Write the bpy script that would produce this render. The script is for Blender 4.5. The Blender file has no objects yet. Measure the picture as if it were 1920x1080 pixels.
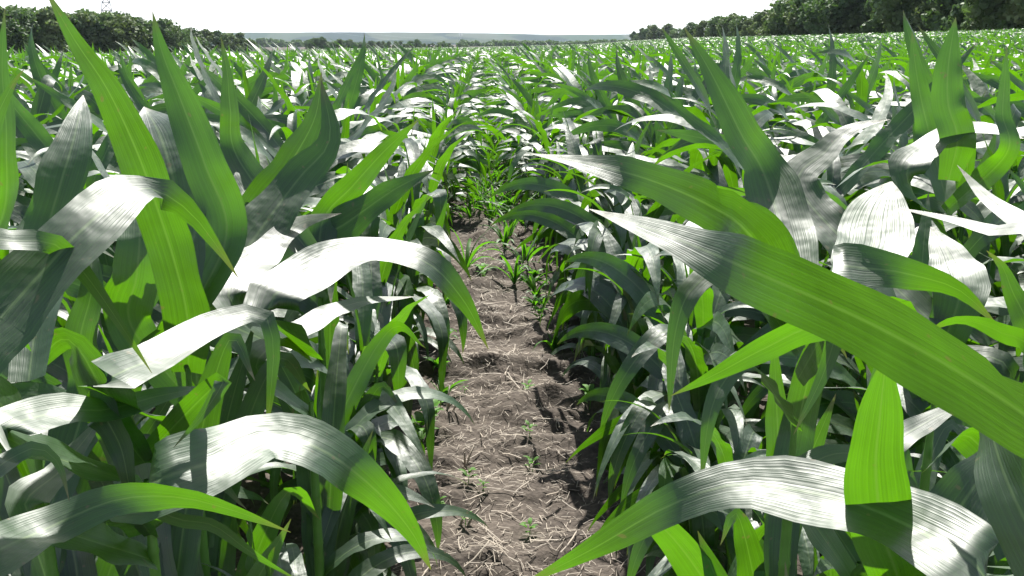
import bpy, math, random
import numpy as np
from mathutils import Vector, Matrix
C = bpy.context.scene.collection
sc = bpy.context.scene
R = math.radians
# ------------------------------------------------------------------ camera, sky, sun, exposure
CAM_Z = 1.65
F_PX = 1844.0                      # focal length in pixels of the 1920 wide frame
HORIZON_Y = 82.0
VANISH_X = 905.0
YAW = math.atan((960 - VANISH_X) / F_PX)          # camera turned right of the row direction
PITCH = math.atan((540 - HORIZON_Y) / F_PX)       # and looking down
cam = bpy.data.cameras.new('camera')
cam.sensor_width = 36.0
cam.lens = 36.0 * F_PX / 1920.0
cam.clip_start = 0.05
cam.clip_end = 20000
co = bpy.data.objects.new('camera', cam)
C.objects.link(co)
co.location = (0, 0, CAM_Z)
co.rotation_euler = (math.pi / 2 - PITCH, 0, -YAW)
sc.camera = co
SUN_EL, SUN_AZ = 55.0, 8.0                       # ahead of the camera, a little to the right
wd = bpy.data.worlds.new('World')
sc.world = wd
wd.use_nodes = True
nt = wd.node_tree
bg = nt.nodes['Background']
sky = nt.nodes.new('ShaderNodeTexSky')
sky.sky_type = 'NISHITA'
sky.sun_disc = False
sky.sun_elevation = R(SUN_EL)
sky.sun_rotation = R(SUN_AZ)
sky.air_density = 1.0
sky.dust_density = 1.5
hs = nt.nodes.new('ShaderNodeHueSaturation')
hs.inputs['Saturation'].default_value = 0.8      # thin bright overcast veil
nt.links.new(sky.outputs[0], hs.inputs['Color'])
wtc = nt.nodes.new('ShaderNodeTexCoord')
wsp = nt.nodes.new('ShaderNodeSeparateXYZ')
wmr = nt.nodes.new('ShaderNodeMapRange')                # white summer haze low in the sky
wmr.interpolation_type = 'SMOOTHSTEP'
wmr.inputs['From Min'].default_value = 0.0
wmr.inputs['From Max'].default_value = 0.30
wmr.inputs['To Min'].default_value = 1.0
wmr.inputs['To Max'].default_value = 0.0
wmx = nt.nodes.new('ShaderNodeMix')
wmx.data_type = 'RGBA'
wmx.inputs['B'].default_value = (9.5, 9.7, 9.8, 1)
nt.links.new(wtc.outputs['Generated'], wsp.inputs[0])
nt.links.new(wsp.outputs[2], wmr.inputs['Value'])
nt.links.new(wmr.outputs[0], wmx.inputs['Factor'])
nt.links.new(hs.outputs[0], wmx.inputs['A'])
nt.links.new(wmx.outputs['Result'], bg.inputs['Color'])
bg.inputs['Strength'].default_value = 0.085
sl = bpy.data.lights.new('sun', 'SUN')
sl.energy = 5.0
sl.angle = R(0.6)
sl.color = (1.0, 0.97, 0.9)
so = bpy.data.objects.new('sun', sl)
C.objects.link(so)
sdir = Vector((math.sin(R(SUN_AZ)) * math.cos(R(SUN_EL)), math.cos(R(SUN_AZ)) * math.cos(R(SUN_EL)), math.sin(R(SUN_EL))))
so.rotation_euler = sdir.to_track_quat('Z', 'Y').to_euler()
sc.view_settings.view_transform = 'Standard'
sc.view_settings.look = 'None'
sc.view_settings.gamma = 1.0
sc.view_settings.exposure = 1.15
sc.cycles.max_bounces = 8
sc.cycles.transmission_bounces = 4
sc.cycles.volume_bounces = 0
sc.cycles.use_denoising = True

# ------------------------------------------------------------------ helpers
rng = np.random.default_rng(7)
rnd = random.Random(7)


def tag(o, label=None, cat=None, group=None, kind=None):
    if label: o['label'] = label
    if cat: o['category'] = cat
    if group: o['group'] = group
    if kind: o['kind'] = kind
    return o


def mesh(name, V, F, mat, uv=None, smooth=True, attr=None):
    """V (n,3), F (m,4) or (m,3) int array, uv (n,2) per vertex"""
    V = np.asarray(V, np.float32)
    F = np.asarray(F, np.int32)
    me = bpy.data.meshes.new(name)
    k = F.shape[1]
    me.vertices.add(len(V))
    me.vertices.foreach_set('co', V.ravel())
    me.loops.add(F.size)
    me.loops.foreach_set('vertex_index', F.ravel())
    me.polygons.add(len(F))
    me.polygons.foreach_set('loop_start', np.arange(0, F.size, k, dtype=np.int32))
    me.polygons.foreach_set('loop_total', np.full(len(F), k, np.int32))
    me.polygons.foreach_set('use_smooth', np.full(len(F), bool(smooth)))
    if uv is not None:
        l = me.uv_layers.new(name='UVMap')
        l.data.foreach_set('uv', np.asarray(uv, np.float32)[F.ravel()].ravel())
    if attr is not None:
        a = me.attributes.new('tint', 'FLOAT', 'POINT')
        a.data.foreach_set('value', np.asarray(attr, np.float32))
    me.update(calc_edges=True)
    me.validate()
    if mat: me.materials.append(mat)
    return me


def link(name, me, parent=None):
    o = bpy.data.objects.new(name, me)
    C.objects.link(o)
    if parent: o.parent = parent
    return o


def empty(name, loc=(0, 0, 0), rz=0.0):
    o = bpy.data.objects.new(name, None)
    o.empty_display_size = 0.1
    C.objects.link(o)
    o.location = loc
    o.rotation_euler = (0, 0, rz)
    return o


def copy_tree(o):
    c = o.copy()
    C.objects.link(c)
    for ch in list(o.children):
        d = ch.copy()
        C.objects.link(d)
        d.parent = c
    return c


def join(parts):
    """join (V,F,uv) lists"""
    Vs, Fs, Us, n = [], [], [], 0
    for V, F, U in parts:
        Vs.append(V); Fs.append(F + n); Us.append(U); n += len(V)
    return np.concatenate(Vs), np.concatenate(Fs), np.concatenate(Us)


def norm(a):
    return a / np.maximum(np.linalg.norm(a, axis=-1, keepdims=True), 1e-9)


def catmull(P, n):
    P = np.asarray(P, float)
    k = len(P)
    Q = np.vstack([2 * P[0] - P[1], P, 2 * P[-1] - P[-2]])
    t = np.linspace(0, k - 1 - 1e-6, n)
    i = t.astype(int)
    u = (t - i)[:, None]
    a, b, c, d = Q[i], Q[i + 1], Q[i + 2], Q[i + 3]
    return 0.5 * (2 * b + (c - a) * u + (2 * a - 5 * b + 4 * c - d) * u ** 2 + (3 * b - a - 3 * c + d) * u ** 3)


def resample(P, X, n):
    """even arc length; X are extra columns carried along"""
    d = np.r_[0, np.cumsum(np.linalg.norm(np.diff(P, axis=0), axis=1))]
    s = np.linspace(0, d[-1], n)
    f = lambda A: np.stack([np.interp(s, d, A[:, j]) for j in range(A.shape[1])], 1)
    return f(P), f(X), d[-1]


def hash2(ix, iy, s):
    h = (ix * 374761393 + iy * 668265263 + s * 1274126177) & 0x7fffffff
    h = ((h ^ (h >> 13)) * 1103515245) & 0x7fffffff
    return ((h ^ (h >> 16)) & 0xffff) / 65535.0


def vnoise(x, y, s=0):
    ix, iy = np.floor(x).astype(np.int64), np.floor(y).astype(np.int64)
    fx, fy = x - ix, y - iy
    fx, fy = fx * fx * (3 - 2 * fx), fy * fy * (3 - 2 * fy)
    a, b = hash2(ix, iy, s), hash2(ix + 1, iy, s)
    c, d = hash2(ix, iy + 1, s), hash2(ix + 1, iy + 1, s)
    return (a * (1 - fx) + b * fx) * (1 - fy) + (c * (1 - fx) + d * fx) * fy


def fbm(x, y, o=4, s=0):
    r, a, t = 0, 1.0, 0
    for k in range(o):
        r = r + a * vnoise(x * 2 ** k, y * 2 ** k, s + k); t += a; a *= 0.5
    return r / t


# camera frame for turning a photo pixel plus a distance into a real point
M3 = co.rotation_euler.to_matrix()
RIGHT, UP, FWD = (np.array(M3 @ Vector(v)) for v in ((1, 0, 0), (0, 1, 0), (0, 0, -1)))
CAM = np.array([0, 0, CAM_Z])
FLAT_FWD = np.array([math.sin(YAW), math.cos(YAW), 0])
FLAT_RIGHT = np.array([math.cos(YAW), -math.sin(YAW), 0])


def at(px, py, depth):
    return CAM + depth * (FWD + RIGHT * (px - 960) / F_PX - UP * (py - 540) / F_PX)


def project(P):
    d = np.asarray(P, float) - CAM
    z = d @ FWD
    return 960 + F_PX * (d @ RIGHT) / z, 540 - F_PX * (d @ UP) / z, z


def pt_on(px, dist):
    """ground plan position at a level distance along the photo column px"""
    a = math.atan2((px - 960) / F_PX, 1 / math.cos(PITCH))
    d = math.sin(a) * FLAT_RIGHT + math.cos(a) * FLAT_FWD
    return d[0] * dist, d[1] * dist


# ------------------------------------------------------------------ terrain
EDGE_X = [-1400, 0, 450, 600, 900, 1100, 1200, 1300, 1500, 1700, 1920, 3300]
EDGE_Y = [99, 97, 96, 91, 88, 83, 76, 71, 67, 62, 57, 50]
EDGE_D = [230, 250, 560, 620, 700, 760, 800, 420, 230, 170, 130, 110]


def terrain(x, y):
    x, y = np.asarray(x, float), np.asarray(y, float)
    d = np.hypot(x, y)
    r, f = x * FLAT_RIGHT[0] + y * FLAT_RIGHT[1], x * FLAT_FWD[0] + y * FLAT_FWD[1]
    px = 960 + F_PX / math.cos(PITCH) * r / np.maximum(f, 0.35 * d + 1e-6)
    e = (HORIZON_Y - np.interp(px, EDGE_X, EDGE_Y)) / F_PX
    D = np.interp(px, EDGE_X, EDGE_D)
    k = np.clip((d - 10) / 60, 0, 1)
    k = k * k * (3 - 2 * k)
    fade = np.clip((f + 60) / 60, 0, 1)
    return k * fade * (e * np.minimum(d, D) + 0.3 * np.clip(d / D, 0, 1))


# ------------------------------------------------------------------ materials
def new_mat(name):
    m = bpy.data.materials.new(name)
    m.use_nodes = True
    t = m.node_tree
    return m, t, t.nodes['Principled BSDF'], t.nodes['Material Output'], t.nodes.new, t.links.new


def leaf_material(name, col, trans, rough, tmix, uvmap=True, midrib=True, spec=0.5, coat=0.0):
    m, t, p, out, N, L = new_mat(name)
    oi = N('ShaderNodeObjectInfo')
    tc = N('ShaderNodeTexCoord')
    nz = N('ShaderNodeTexNoise'); nz.inputs['Scale'].default_value = 9.0; nz.inputs['Detail'].default_value = 3
    L(tc.outputs['Object'], nz.inputs['Vector'])
    mp = N('ShaderNodeMapping'); mp.inputs['Scale'].default_value = (34, 0.8, 1)
    L(tc.outputs['UV'], mp.inputs['Vector'])
    st = N('ShaderNodeTexNoise'); st.inputs['Scale'].default_value = 1.0; st.inputs['Detail'].default_value = 2
    L(mp.outputs[0], st.inputs['Vector'])
    add = N('ShaderNodeMath'); add.operation = 'ADD'
    L(nz.outputs['Fac'], add.inputs[0]); L(st.outputs['Fac'], add.inputs[1])
    add2 = N('ShaderNodeMath'); add2.operation = 'MULTIPLY_ADD'; add2.inputs[1].default_value = 0.5
    L(oi.outputs['Random'], add2.inputs[0]); L(add.outputs[0], add2.inputs[2])
    mr = N('ShaderNodeMapRange'); mr.inputs['From Min'].default_value = 0.7; mr.inputs['From Max'].default_value = 1.8
    L(add2.outputs[0], mr.inputs['Value'])
    mr.inputs['From Min'].default_value = 0.85; mr.inputs['From Max'].default_value = 1.65

    def ramp(c, lo, hi):
        r = N('ShaderNodeMix'); r.data_type = 'RGBA'
        r.inputs['A'].default_value = (*[v * lo for v in c], 1)
        r.inputs['B'].default_value = (*[v * hi for v in c], 1)
        L(mr.outputs[0], r.inputs['Factor'])
        return r.outputs['Result']
    c1, c2 = ramp(col, 0.6, 1.45), ramp(trans, 0.6, 1.35)
    tf = None
    if midrib:
        sp = N('ShaderNodeSeparateXYZ'); L(tc.outputs['UV'], sp.inputs[0])
        ab = N('ShaderNodeMath'); ab.operation = 'SUBTRACT'; ab.inputs[1].default_value = 0.5; L(sp.outputs[0], ab.inputs[0])
        ab2 = N('ShaderNodeMath'); ab2.operation = 'ABSOLUTE'; L(ab.outputs[0], ab2.inputs[0])
        mm = N('ShaderNodeMapRange'); mm.inputs['From Min'].default_value = 0.010; mm.inputs['From Max'].default_value = 0.034
        mm.inputs['To Min'].default_value = 0.6; mm.inputs['To Max'].default_value = 0.0
        L(ab2.outputs[0], mm.inputs['Value'])
        def over(a, c):
            r = N('ShaderNodeMix'); r.data_type = 'RGBA'
            L(mm.outputs[0], r.inputs['Factor']); L(a, r.inputs['A']); r.inputs['B'].default_value = (*c, 1)
            return r.outputs['Result']
        c1, c2 = over(c1, (0.16, 0.24, 0.09)), over(c2, (0.13, 0.30, 0.015))
    if midrib:
        tip = N('ShaderNodeMapRange'); tip.inputs['From Min'].default_value = 0.93; tip.inputs['From Max'].default_value = 1.0
        tip.inputs['To Max'].default_value = 0.8
        L(sp.outputs[1], tip.inputs['Value'])
        sk = N('ShaderNodeTexNoise'); sk.inputs['Scale'].default_value = 60.0; sk.inputs['Detail'].default_value = 1
        L(tc.outputs['Object'], sk.inputs['Vector'])
        skr = N('ShaderNodeMapRange'); skr.inputs['From Min'].default_value = 0.72; skr.inputs['From Max'].default_value = 0.78
        skr.inputs['To Max'].default_value = 0.6
        L(sk.outputs['Fac'], skr.inputs['Value'])
        mxm = N('ShaderNodeMath'); mxm.operation = 'MAXIMUM'; L(tip.outputs[0], mxm.inputs[0]); L(skr.outputs[0], mxm.inputs[1])
        def worn(a, c):
            r = N('ShaderNodeMix'); r.data_type = 'RGBA'
            L(mxm.outputs[0], r.inputs['Factor']); L(a, r.inputs['A']); r.inputs['B'].default_value = (*c, 1)
            return r.outputs['Result']
        c1, c2 = worn(c1, (0.16, 0.13, 0.06)), worn(c2, (0.16, 0.15, 0.03))
    L(c1, p.inputs['Base Color'])
    rr = N('ShaderNodeMapRange'); rr.inputs['From Min'].default_value = 0.3; rr.inputs['From Max'].default_value = 0.7
    rr.inputs['To Min'].default_value = rough - 0.06; rr.inputs['To Max'].default_value = rough + 0.08
    L(nz.outputs['Fac'], rr.inputs['Value']); L(rr.outputs[0], p.inputs['Roughness'])
    p.inputs['Specular IOR Level'].default_value = spec
    p.inputs['Coat Weight'].default_value = coat
    p.inputs['Coat Roughness'].default_value = 0.47
    bp = N('ShaderNodeBump'); bp.inputs['Strength'].default_value = 0.27; bp.inputs['Distance'].default_value = 0.003
    L(st.outputs['Fac'], bp.inputs['Height'])
    wv = N('ShaderNodeTexNoise'); wv.inputs['Scale'].default_value = 16.0; wv.inputs['Detail'].default_value = 2
    L(tc.outputs['Object'], wv.inputs['Vector'])
    bw = N('ShaderNodeBump'); bw.inputs['Strength'].default_value = 0.5; bw.inputs['Distance'].default_value = 0.012
    L(wv.outputs['Fac'], bw.inputs['Height']); L(bp.outputs[0], bw.inputs['Normal']); L(bw.outputs[0], p.inputs['Normal'])
    L(bw.outputs[0], p.inputs['Coat Normal'])
    tr = N('ShaderNodeBsdfTranslucent'); L(c2, tr.inputs['Color'])
    mx = N('ShaderNodeMixShader'); mx.inputs[0].default_value = tmix
    L(p.outputs[0], mx.inputs[1]); L(tr.outputs[0], mx.inputs[2]); L(mx.outputs[0], out.inputs['Surface'])
    return m


def plain(name, col, rough=0.7, var=0.25, scale=8.0, spec=0.3, metal=0.0):
    m, t, p, out, N, L = new_mat(name)
    tc = N('ShaderNodeTexCoord')
    nz = N('ShaderNodeTexNoise'); nz.inputs['Scale'].default_value = scale; nz.inputs['Detail'].default_value = 4
    L(tc.outputs['Object'], nz.inputs['Vector'])
    r = N('ShaderNodeMix'); r.data_type = 'RGBA'
    r.inputs['A'].default_value = (*[v * (1 - var) for v in col], 1)
    r.inputs['B'].default_value = (*[v * (1 + var) for v in col], 1)
    L(nz.outputs['Fac'], r.inputs['Factor']); L(r.outputs['Result'], p.inputs['Base Color'])
    p.inputs['Roughness'].default_value = rough
    p.inputs['Specular IOR Level'].default_value = spec
    p.inputs['Metallic'].default_value = metal
    return m


M_LEAF = leaf_material('corn_leaf', (0.015, 0.050, 0.013), (0.100, 0.290, 0.002), 0.54, 0.36, spec=0.9, coat=0.9)
M_STALK = plain('corn_stalk', (0.09, 0.21, 0.035), 0.45, 0.3, 30)
M_GRASS = leaf_material('weed_grass', (0.05, 0.13, 0.025), (0.12, 0.36, 0.01), 0.5, 0.42, midrib=False, spec=0.4)
M_SEED = leaf_material('seedling', (0.08, 0.20, 0.025), (0.17, 0.46, 0.02), 0.55, 0.4, midrib=False, spec=0.3)
M_STRAW = plain('straw', (0.30, 0.255, 0.205), 0.6, 0.7, 14, 0.3)
M_CROWN = [leaf_material('crown_%s' % n, c, tr, 0.6, 0.22, midrib=False, spec=0.2) for n, c, tr in (
    ('deep', (0.072, 0.118, 0.048), (0.12, 0.24, 0.04)), ('mid', (0.10, 0.15, 0.058), (0.15, 0.27, 0.05)),
    ('olive', (0.115, 0.155, 0.066), (0.17, 0.26, 0.05)))]
M_BARK = plain('bark', (0.10, 0.085, 0.065), 0.9, 0.4, 3)


def soil_material():
    m, t, p, out, N, L = new_mat('soil')
    tc = N('ShaderNodeTexCoord')
    a = N('ShaderNodeTexNoise'); a.inputs['Scale'].default_value = 3.0; a.inputs['Detail'].default_value = 8; a.inputs['Roughness'].default_value = 0.65
    b = N('ShaderNodeTexNoise'); b.inputs['Scale'].default_value = 55.0; b.inputs['Detail'].default_value = 5
    L(tc.outputs['Object'], a.inputs['Vector']); L(tc.outputs['Object'], b.inputs['Vector'])
    r = N('ShaderNodeValToRGB')
    e = r.color_ramp.elements
    e[0].position, e[0].color = 0.32, (0.034, 0.029, 0.025, 1)
    e[1].position, e[1].color = 0.68, (0.135, 0.112, 0.094, 1)
    mx = N('ShaderNodeMath'); mx.operation = 'MULTIPLY_ADD'; mx.inputs[1].default_value = 0.45
    sb = N('ShaderNodeMath'); sb.operation = 'MULTIPLY'; sb.inputs[1].default_value = 0.55
    L(a.outputs['Fac'], sb.inputs[0]); L(b.outputs['Fac'], mx.inputs[0]); L(sb.outputs[0], mx.inputs[2])
    L(mx.outputs[0], r.inputs['Fac']); L(r.outputs['Color'], p.inputs['Base Color'])
    p.inputs['Roughness'].default_value = 0.95
    p.inputs['Specular IOR Level'].default_value = 0.15
    bp = N('ShaderNodeBump'); bp.inputs['Strength'].default_value = 0.8; bp.inputs['Distance'].default_value = 0.01
    L(b.outputs['Fac'], bp.inputs['Height']); L(bp.outputs[0], p.inputs['Normal'])
    return m


M_SOIL = soil_material()


def hill_material():
    m, t, p, out, N, L = new_mat('hill_fields')
    tc = N('ShaderNodeTexCoord')
    mp = N('ShaderNodeMapping'); mp.inputs['Scale'].default_value = (0.004, 0.0012, 0.02)
    L(tc.outputs['Object'], mp.inputs['Vector'])
    v = N('ShaderNodeTexVoronoi'); v.inputs['Scale'].default_value = 1.0
    L(mp.outputs[0], v.inputs['Vector'])
    r = N('ShaderNodeValToRGB')
    e = r.color_ramp.elements
    e[0].position, e[0].color = 0.35, (0.012, 0.022, 0.018, 1)
    e[1].position, e[1].color = 0.8, (0.06, 0.066, 0.045, 1)
    x = e.new(0.6); x.color = (0.03, 0.05, 0.025, 1)
    sp = N('ShaderNodeSeparateColor'); L(v.outputs['Color'], sp.inputs[0])
    L(sp.outputs[0], r.inputs['Fac']); L(r.outputs['Color'], p.inputs['Base Color'])
    p.inputs['Roughness'].default_value = 1.0
    p.inputs['Specular IOR Level'].default_value = 0.0
    return m


M_HILL = hill_material()

# ------------------------------------------------------------------ ground sheet, path, hills
rad = np.r_[np.array([0.0]), np.geomspace(0.6, 7500, 110)]
ang = np.linspace(0, 2 * math.pi, 193)[:-1]
GX, GY = rad[:, None] * np.sin(ang)[None], rad[:, None] * np.cos(ang)[None]
GZ = terrain(GX, GY)
V = np.stack([GX, GY, GZ], -1).reshape(-1, 3)
na = len(ang)
i, j = np.meshgrid(np.arange(len(rad) - 1), np.arange(na), indexing='ij')
Fq = np.stack([i * na + j, (i + 1) * na + j, (i + 1) * na + (j + 1) % na, i * na + (j + 1) % na], -1).reshape(-1, 4)
tag(link('ground', mesh('ground', V, Fq[:, ::-1], M_SOIL)), kind='structure')

ROW_0, ROW_GAP = -0.28, 0.76          # row next to the path on the left; the next row right of it is at +0.48


def path_height(x, y):
    crumbs = fbm(x * 9, y * 9, 4, 3)
    clod = np.clip(fbm(x * 3.2, y * 6.5, 3, 11) - 0.48, 0, 1) * 0.20
    ridges = np.clip(np.sin(y * 9 + 3 * fbm(x * 2, y * 1.5, 2, 5)) - 0.3, 0, 1) * 0.034
    edge = np.clip((x + 1.1) / 0.25, 0, 1) * np.clip((1.3 - x) / 0.25, 0, 1) * np.clip((16 - y) / 2, 0, 1) * np.clip((y - 0.3) / .4, 0, 1)
    return 0.004 + edge * (crumbs * 0.035 + clod + ridges)


xs, ys = np.linspace(-1.1, 1.3, 170), np.r_[np.arange(0.3, 6, 0.014), np.geomspace(6, 16, 220)]
PX, PY = np.meshgrid(xs, ys)
PZ = path_height(PX, PY)
V = np.stack([PX, PY, PZ], -1).reshape(-1, 3)
i, j = np.meshgrid(np.arange(len(ys) - 1), np.arange(len(xs) - 1), indexing='ij')
w = len(xs)
Fq = np.stack([i * w + j, i * w + j + 1, (i + 1) * w + j + 1, (i + 1) * w + j], -1).reshape(-1, 4)
tag(link('path', mesh('path', V, Fq, M_SOIL)), kind='structure')

for name, dist, hgt, seed, amp in (('hills', 5200, 62, 2, 15), ('hills', 3600, 16, 9, 10)):
    n, m = 260, 14
    th = np.linspace(R(-48), R(48), n)
    u = np.linspace(0, 1, m)
    prof = np.sin(u * math.pi / 2)
    rid = hgt + amp * (fbm(th * 9 + 20, th * 0, 4, seed) - 0.5) * 2
    D = dist + u[None] * 1300
    X = np.sin(th)[:, None] * D; Y = np.cos(th)[:, None] * D
    Z = -14 + (rid[:, None] + 14) * prof[None] + 3 * (fbm(X / 300, Y / 300, 3, seed) - 0.5)
    V = np.stack([X, Y, Z], -1).reshape(-1, 3)
    i, j = np.meshgrid(np.arange(n - 1), np.arange(m - 1), indexing='ij')
    Fq = np.stack([i * m + j, (i + 1) * m + j, (i + 1) * m + j + 1, i * m + j + 1], -1).reshape(-1, 4)
    tag(link(name, mesh(name, V, Fq, M_HILL)), kind='structure')


# ------------------------------------------------------------------ corn leaves
def blade(P, N, W, fold=0.25, ruffle=0.12, seed=0, m=6, cup=1.0):
    """P midrib points, N upper-side normals, W half widths -> V,F,uv ; a folded, wavy edged strip"""
    r = np.random.default_rng(seed)
    n = len(P)
    T = norm(np.gradient(P, axis=0))
    N = norm(N - (N * T).sum(1, keepdims=True) * T)
    S = np.cross(T, N)
    v = np.linspace(-1, 1, m + 1)
    s = np.linspace(0, 1, n)
    W = W * (1 + 0.07 * np.sin(s * r.uniform(14, 30) + r.uniform(0, 6)) * np.sin(s * r.uniform(5, 11)))
    f1, f2, ph1, ph2 = r.uniform(3, 6.5), r.uniform(3, 6.5), r.uniform(0, 6.3), r.uniform(0, 6.3)
    wav = np.where(v[None] > 0, np.sin(s[:, None] * 6.28 * f1 + ph1), np.sin(s[:, None] * 6.28 * f2 + ph2))
    env = np.clip(s * 4, 0, 1) * (1 - s * 0.6)
    lift = fold * np.abs(v)[None] ** 1.25 * (1.15 - 0.9 * s[:, None]) + ruffle * np.abs(v)[None] ** 2 * wav * env[:, None]
    shrink = np.sqrt(np.clip(1 - (fold * 0.6) ** 2, 0.3, 1))
    V = P[:, None] + S[:, None] * (v[None] * shrink * W[:, None])[..., None] + N[:, None] * (lift * W[:, None])[..., None]
    U = np.stack(np.broadcast_arrays((v[None] + 1) / 2, s[:, None]), -1).reshape(-1, 2)
    i, j = np.meshgrid(np.arange(n - 1), np.arange(m), indexing='ij')
    k = m + 1
    F = np.stack([i * k + j, i * k + j + 1, (i + 1) * k + j + 1, (i + 1) * k + j], -1).reshape(-1, 4)
    return V.reshape(-1, 3), F, U


def width_profile(s, base=0.55, peak=0.32):
    up = base + (1 - base) * np.sin(np.clip(s / peak, 0, 1) * math.pi / 2)
    dn = np.clip(1 - ((s - peak) / (1 - peak)).clip(0, 1) ** 2.0, 0, 1)
    return np.where(s < peak, up, dn).clip(0.012, 1)


def free_leaf(h, az, e0, bend, p, L, W, n, m, seed, roll=0.0, twist=0.0, kink=None, drift=0.0, fold=0.25, ruf=0.12):
    """a leaf growing from the stalk at height h; angles in degrees"""
    s = np.linspace(0, 1, n)
    el = R(e0) - R(bend) * s ** p
    if kink: el = el - R(kink[1]) / (1 + np.exp(-(s - kink[0]) * 45))
    el = np.maximum(el, R(-86))
    a = R(az) + R(drift) * s ** 1.5
    d = np.stack([np.cos(el) * np.cos(a), np.cos(el) * np.sin(a), np.sin(el)], 1)
    P = np.zeros((n, 3))
    P[1:] = np.cumsum((d[1:] + d[:-1]) / 2, 0) * L / (n - 1)
    P += np.array([math.cos(R(az)) * 0.008, math.sin(R(az)) * 0.008, h])
    side = np.stack([-np.sin(a), np.cos(a), 0 * a], 1)
    N = np.cross(d, side)
    N = np.where((np.cos(el) * 0 + 1)[:, None] > 0, N, N)
    q = R(roll) + R(twist) * s
    N2 = N * np.cos(q)[:, None] + side * np.sin(q)[:, None]
    return blade(P, N2, width_profile(s) * W, fold, ruf, seed, m)


def stalk_geo(h, r0=0.016, r1=0.008, sides=8, lean=(0, 0)):
    zs, rs = [], []
    nn = 7
    for k in range(nn):
        z = h * k / nn
        zs += [z, z + 0.006, z + 0.012]
        r = r0 + (r1 - r0) * k / nn
        rs += [r, r * 1.18, r]
    zs.append(h); rs.append(r1 * 0.6)
    zs, rs = np.array(zs), np.array(rs)
    a = np.linspace(0, 2 * math.pi, sides + 1)[:-1]
    t = zs / h
    V = np.stack([rs[:, None] * np.cos(a) + lean[0] * t[:, None] ** 1.5, rs[:, None] * np.sin(a) + lean[1] * t[:, None] ** 1.5,
                  np.broadcast_to(zs[:, None] - 0.02 * (zs[:, None] == 0), (len(zs), sides))], -1).reshape(-1, 3)
    i, j = np.meshgrid(np.arange(len(zs) - 1), np.arange(sides), indexing='ij')
    F = np.stack([i * sides + j, i * sides + (j + 1) % sides, (i + 1) * sides + (j + 1) % sides, (i + 1) * sides + j], -1).reshape(-1, 4)
    U = np.stack(np.broadcast_arrays(a[None] / 6.28, t[:, None]), -1).reshape(-1, 2)
    return V, F, U


def plant_leaves(seed, n, m, top_only=False, along=False):
    """the leaves of one free-standing corn plant as (V,F,uv)"""
    r = random.Random(seed)
    H = r.uniform(0.86, 1.02)
    az0 = r.choice((0, 180)) + r.uniform(-50, 50) if not along else r.choice((90, 270)) + r.uniform(-25, 25)
    out = []
    K = 11
    for k in range(K):
        f = k / (K - 1)
        if top_only and k < 4: continue
        h = H * (0.12 + 0.86 * f ** 0.95)
        az = az0 + 180 * (k % 2) + r.uniform(-28, 28)
        wind = (98 - az + 180) % 360 - 180                       # the breeze bends the blades away from the viewer and a little left
        L = (0.42 + 0.48 * math.sin(min(f * 1.25, 1) * math.pi / 2)) * r.uniform(0.88, 1.12)
        if f > 0.85: L *= 0.85
        W = (0.026 + 0.022 * math.sin(min(f * 1.4, 1) * math.pi / 2)) * r.uniform(0.88, 1.12)
        e0 = 42 + 22 * f + r.uniform(-12, 12)
        if top_only: e0 -= 10
        if f > 0.8 and top_only and k % 3:
            bend, p, W = r.uniform(80, 140), 1.0, W * 0.95
        elif f > 0.8:
            bend, p, W = r.choice((r.uniform(10, 60), r.uniform(80, 120), r.uniform(90, 140), r.uniform(80, 120))), 1.2, W * 0.9
        else:
            bend, p = r.uniform(85, 150) + 10 * (1 - f), r.uniform(0.75, 1.4)
        kink = (r.uniform(0.35, 0.7), r.uniform(35, 80)) if r.random() < 0.22 else None
        out.append(free_leaf(h, az, e0, bend, p, L, W, n, m, r.randrange(10 ** 6), (-34 if top_only else -24) * math.copysign(1, math.cos(R(az))) + r.uniform(-32, 32), r.uniform(-70, 70), kink,
                             (0 if along else max(-80, min(80, wind * 0.8)) * (0.35 + 0.65 * f)) + r.uniform(-25, 25), r.uniform(0.02, 0.22), r.uniform(0.12, 0.32)))
    out.append(free_leaf(H * 0.97, az0 + 90, 84, r.choice((r.uniform(4, 22), r.uniform(60, 120), r.uniform(80, 130), r.uniform(90, 150))), 1.2, r.uniform(0.36, 0.52), 0.027, n, m, r.randrange(10 ** 6),
                         0, r.uniform(-60, 60), None, 0, 0.55, 0.05))
    return H, out


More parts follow.
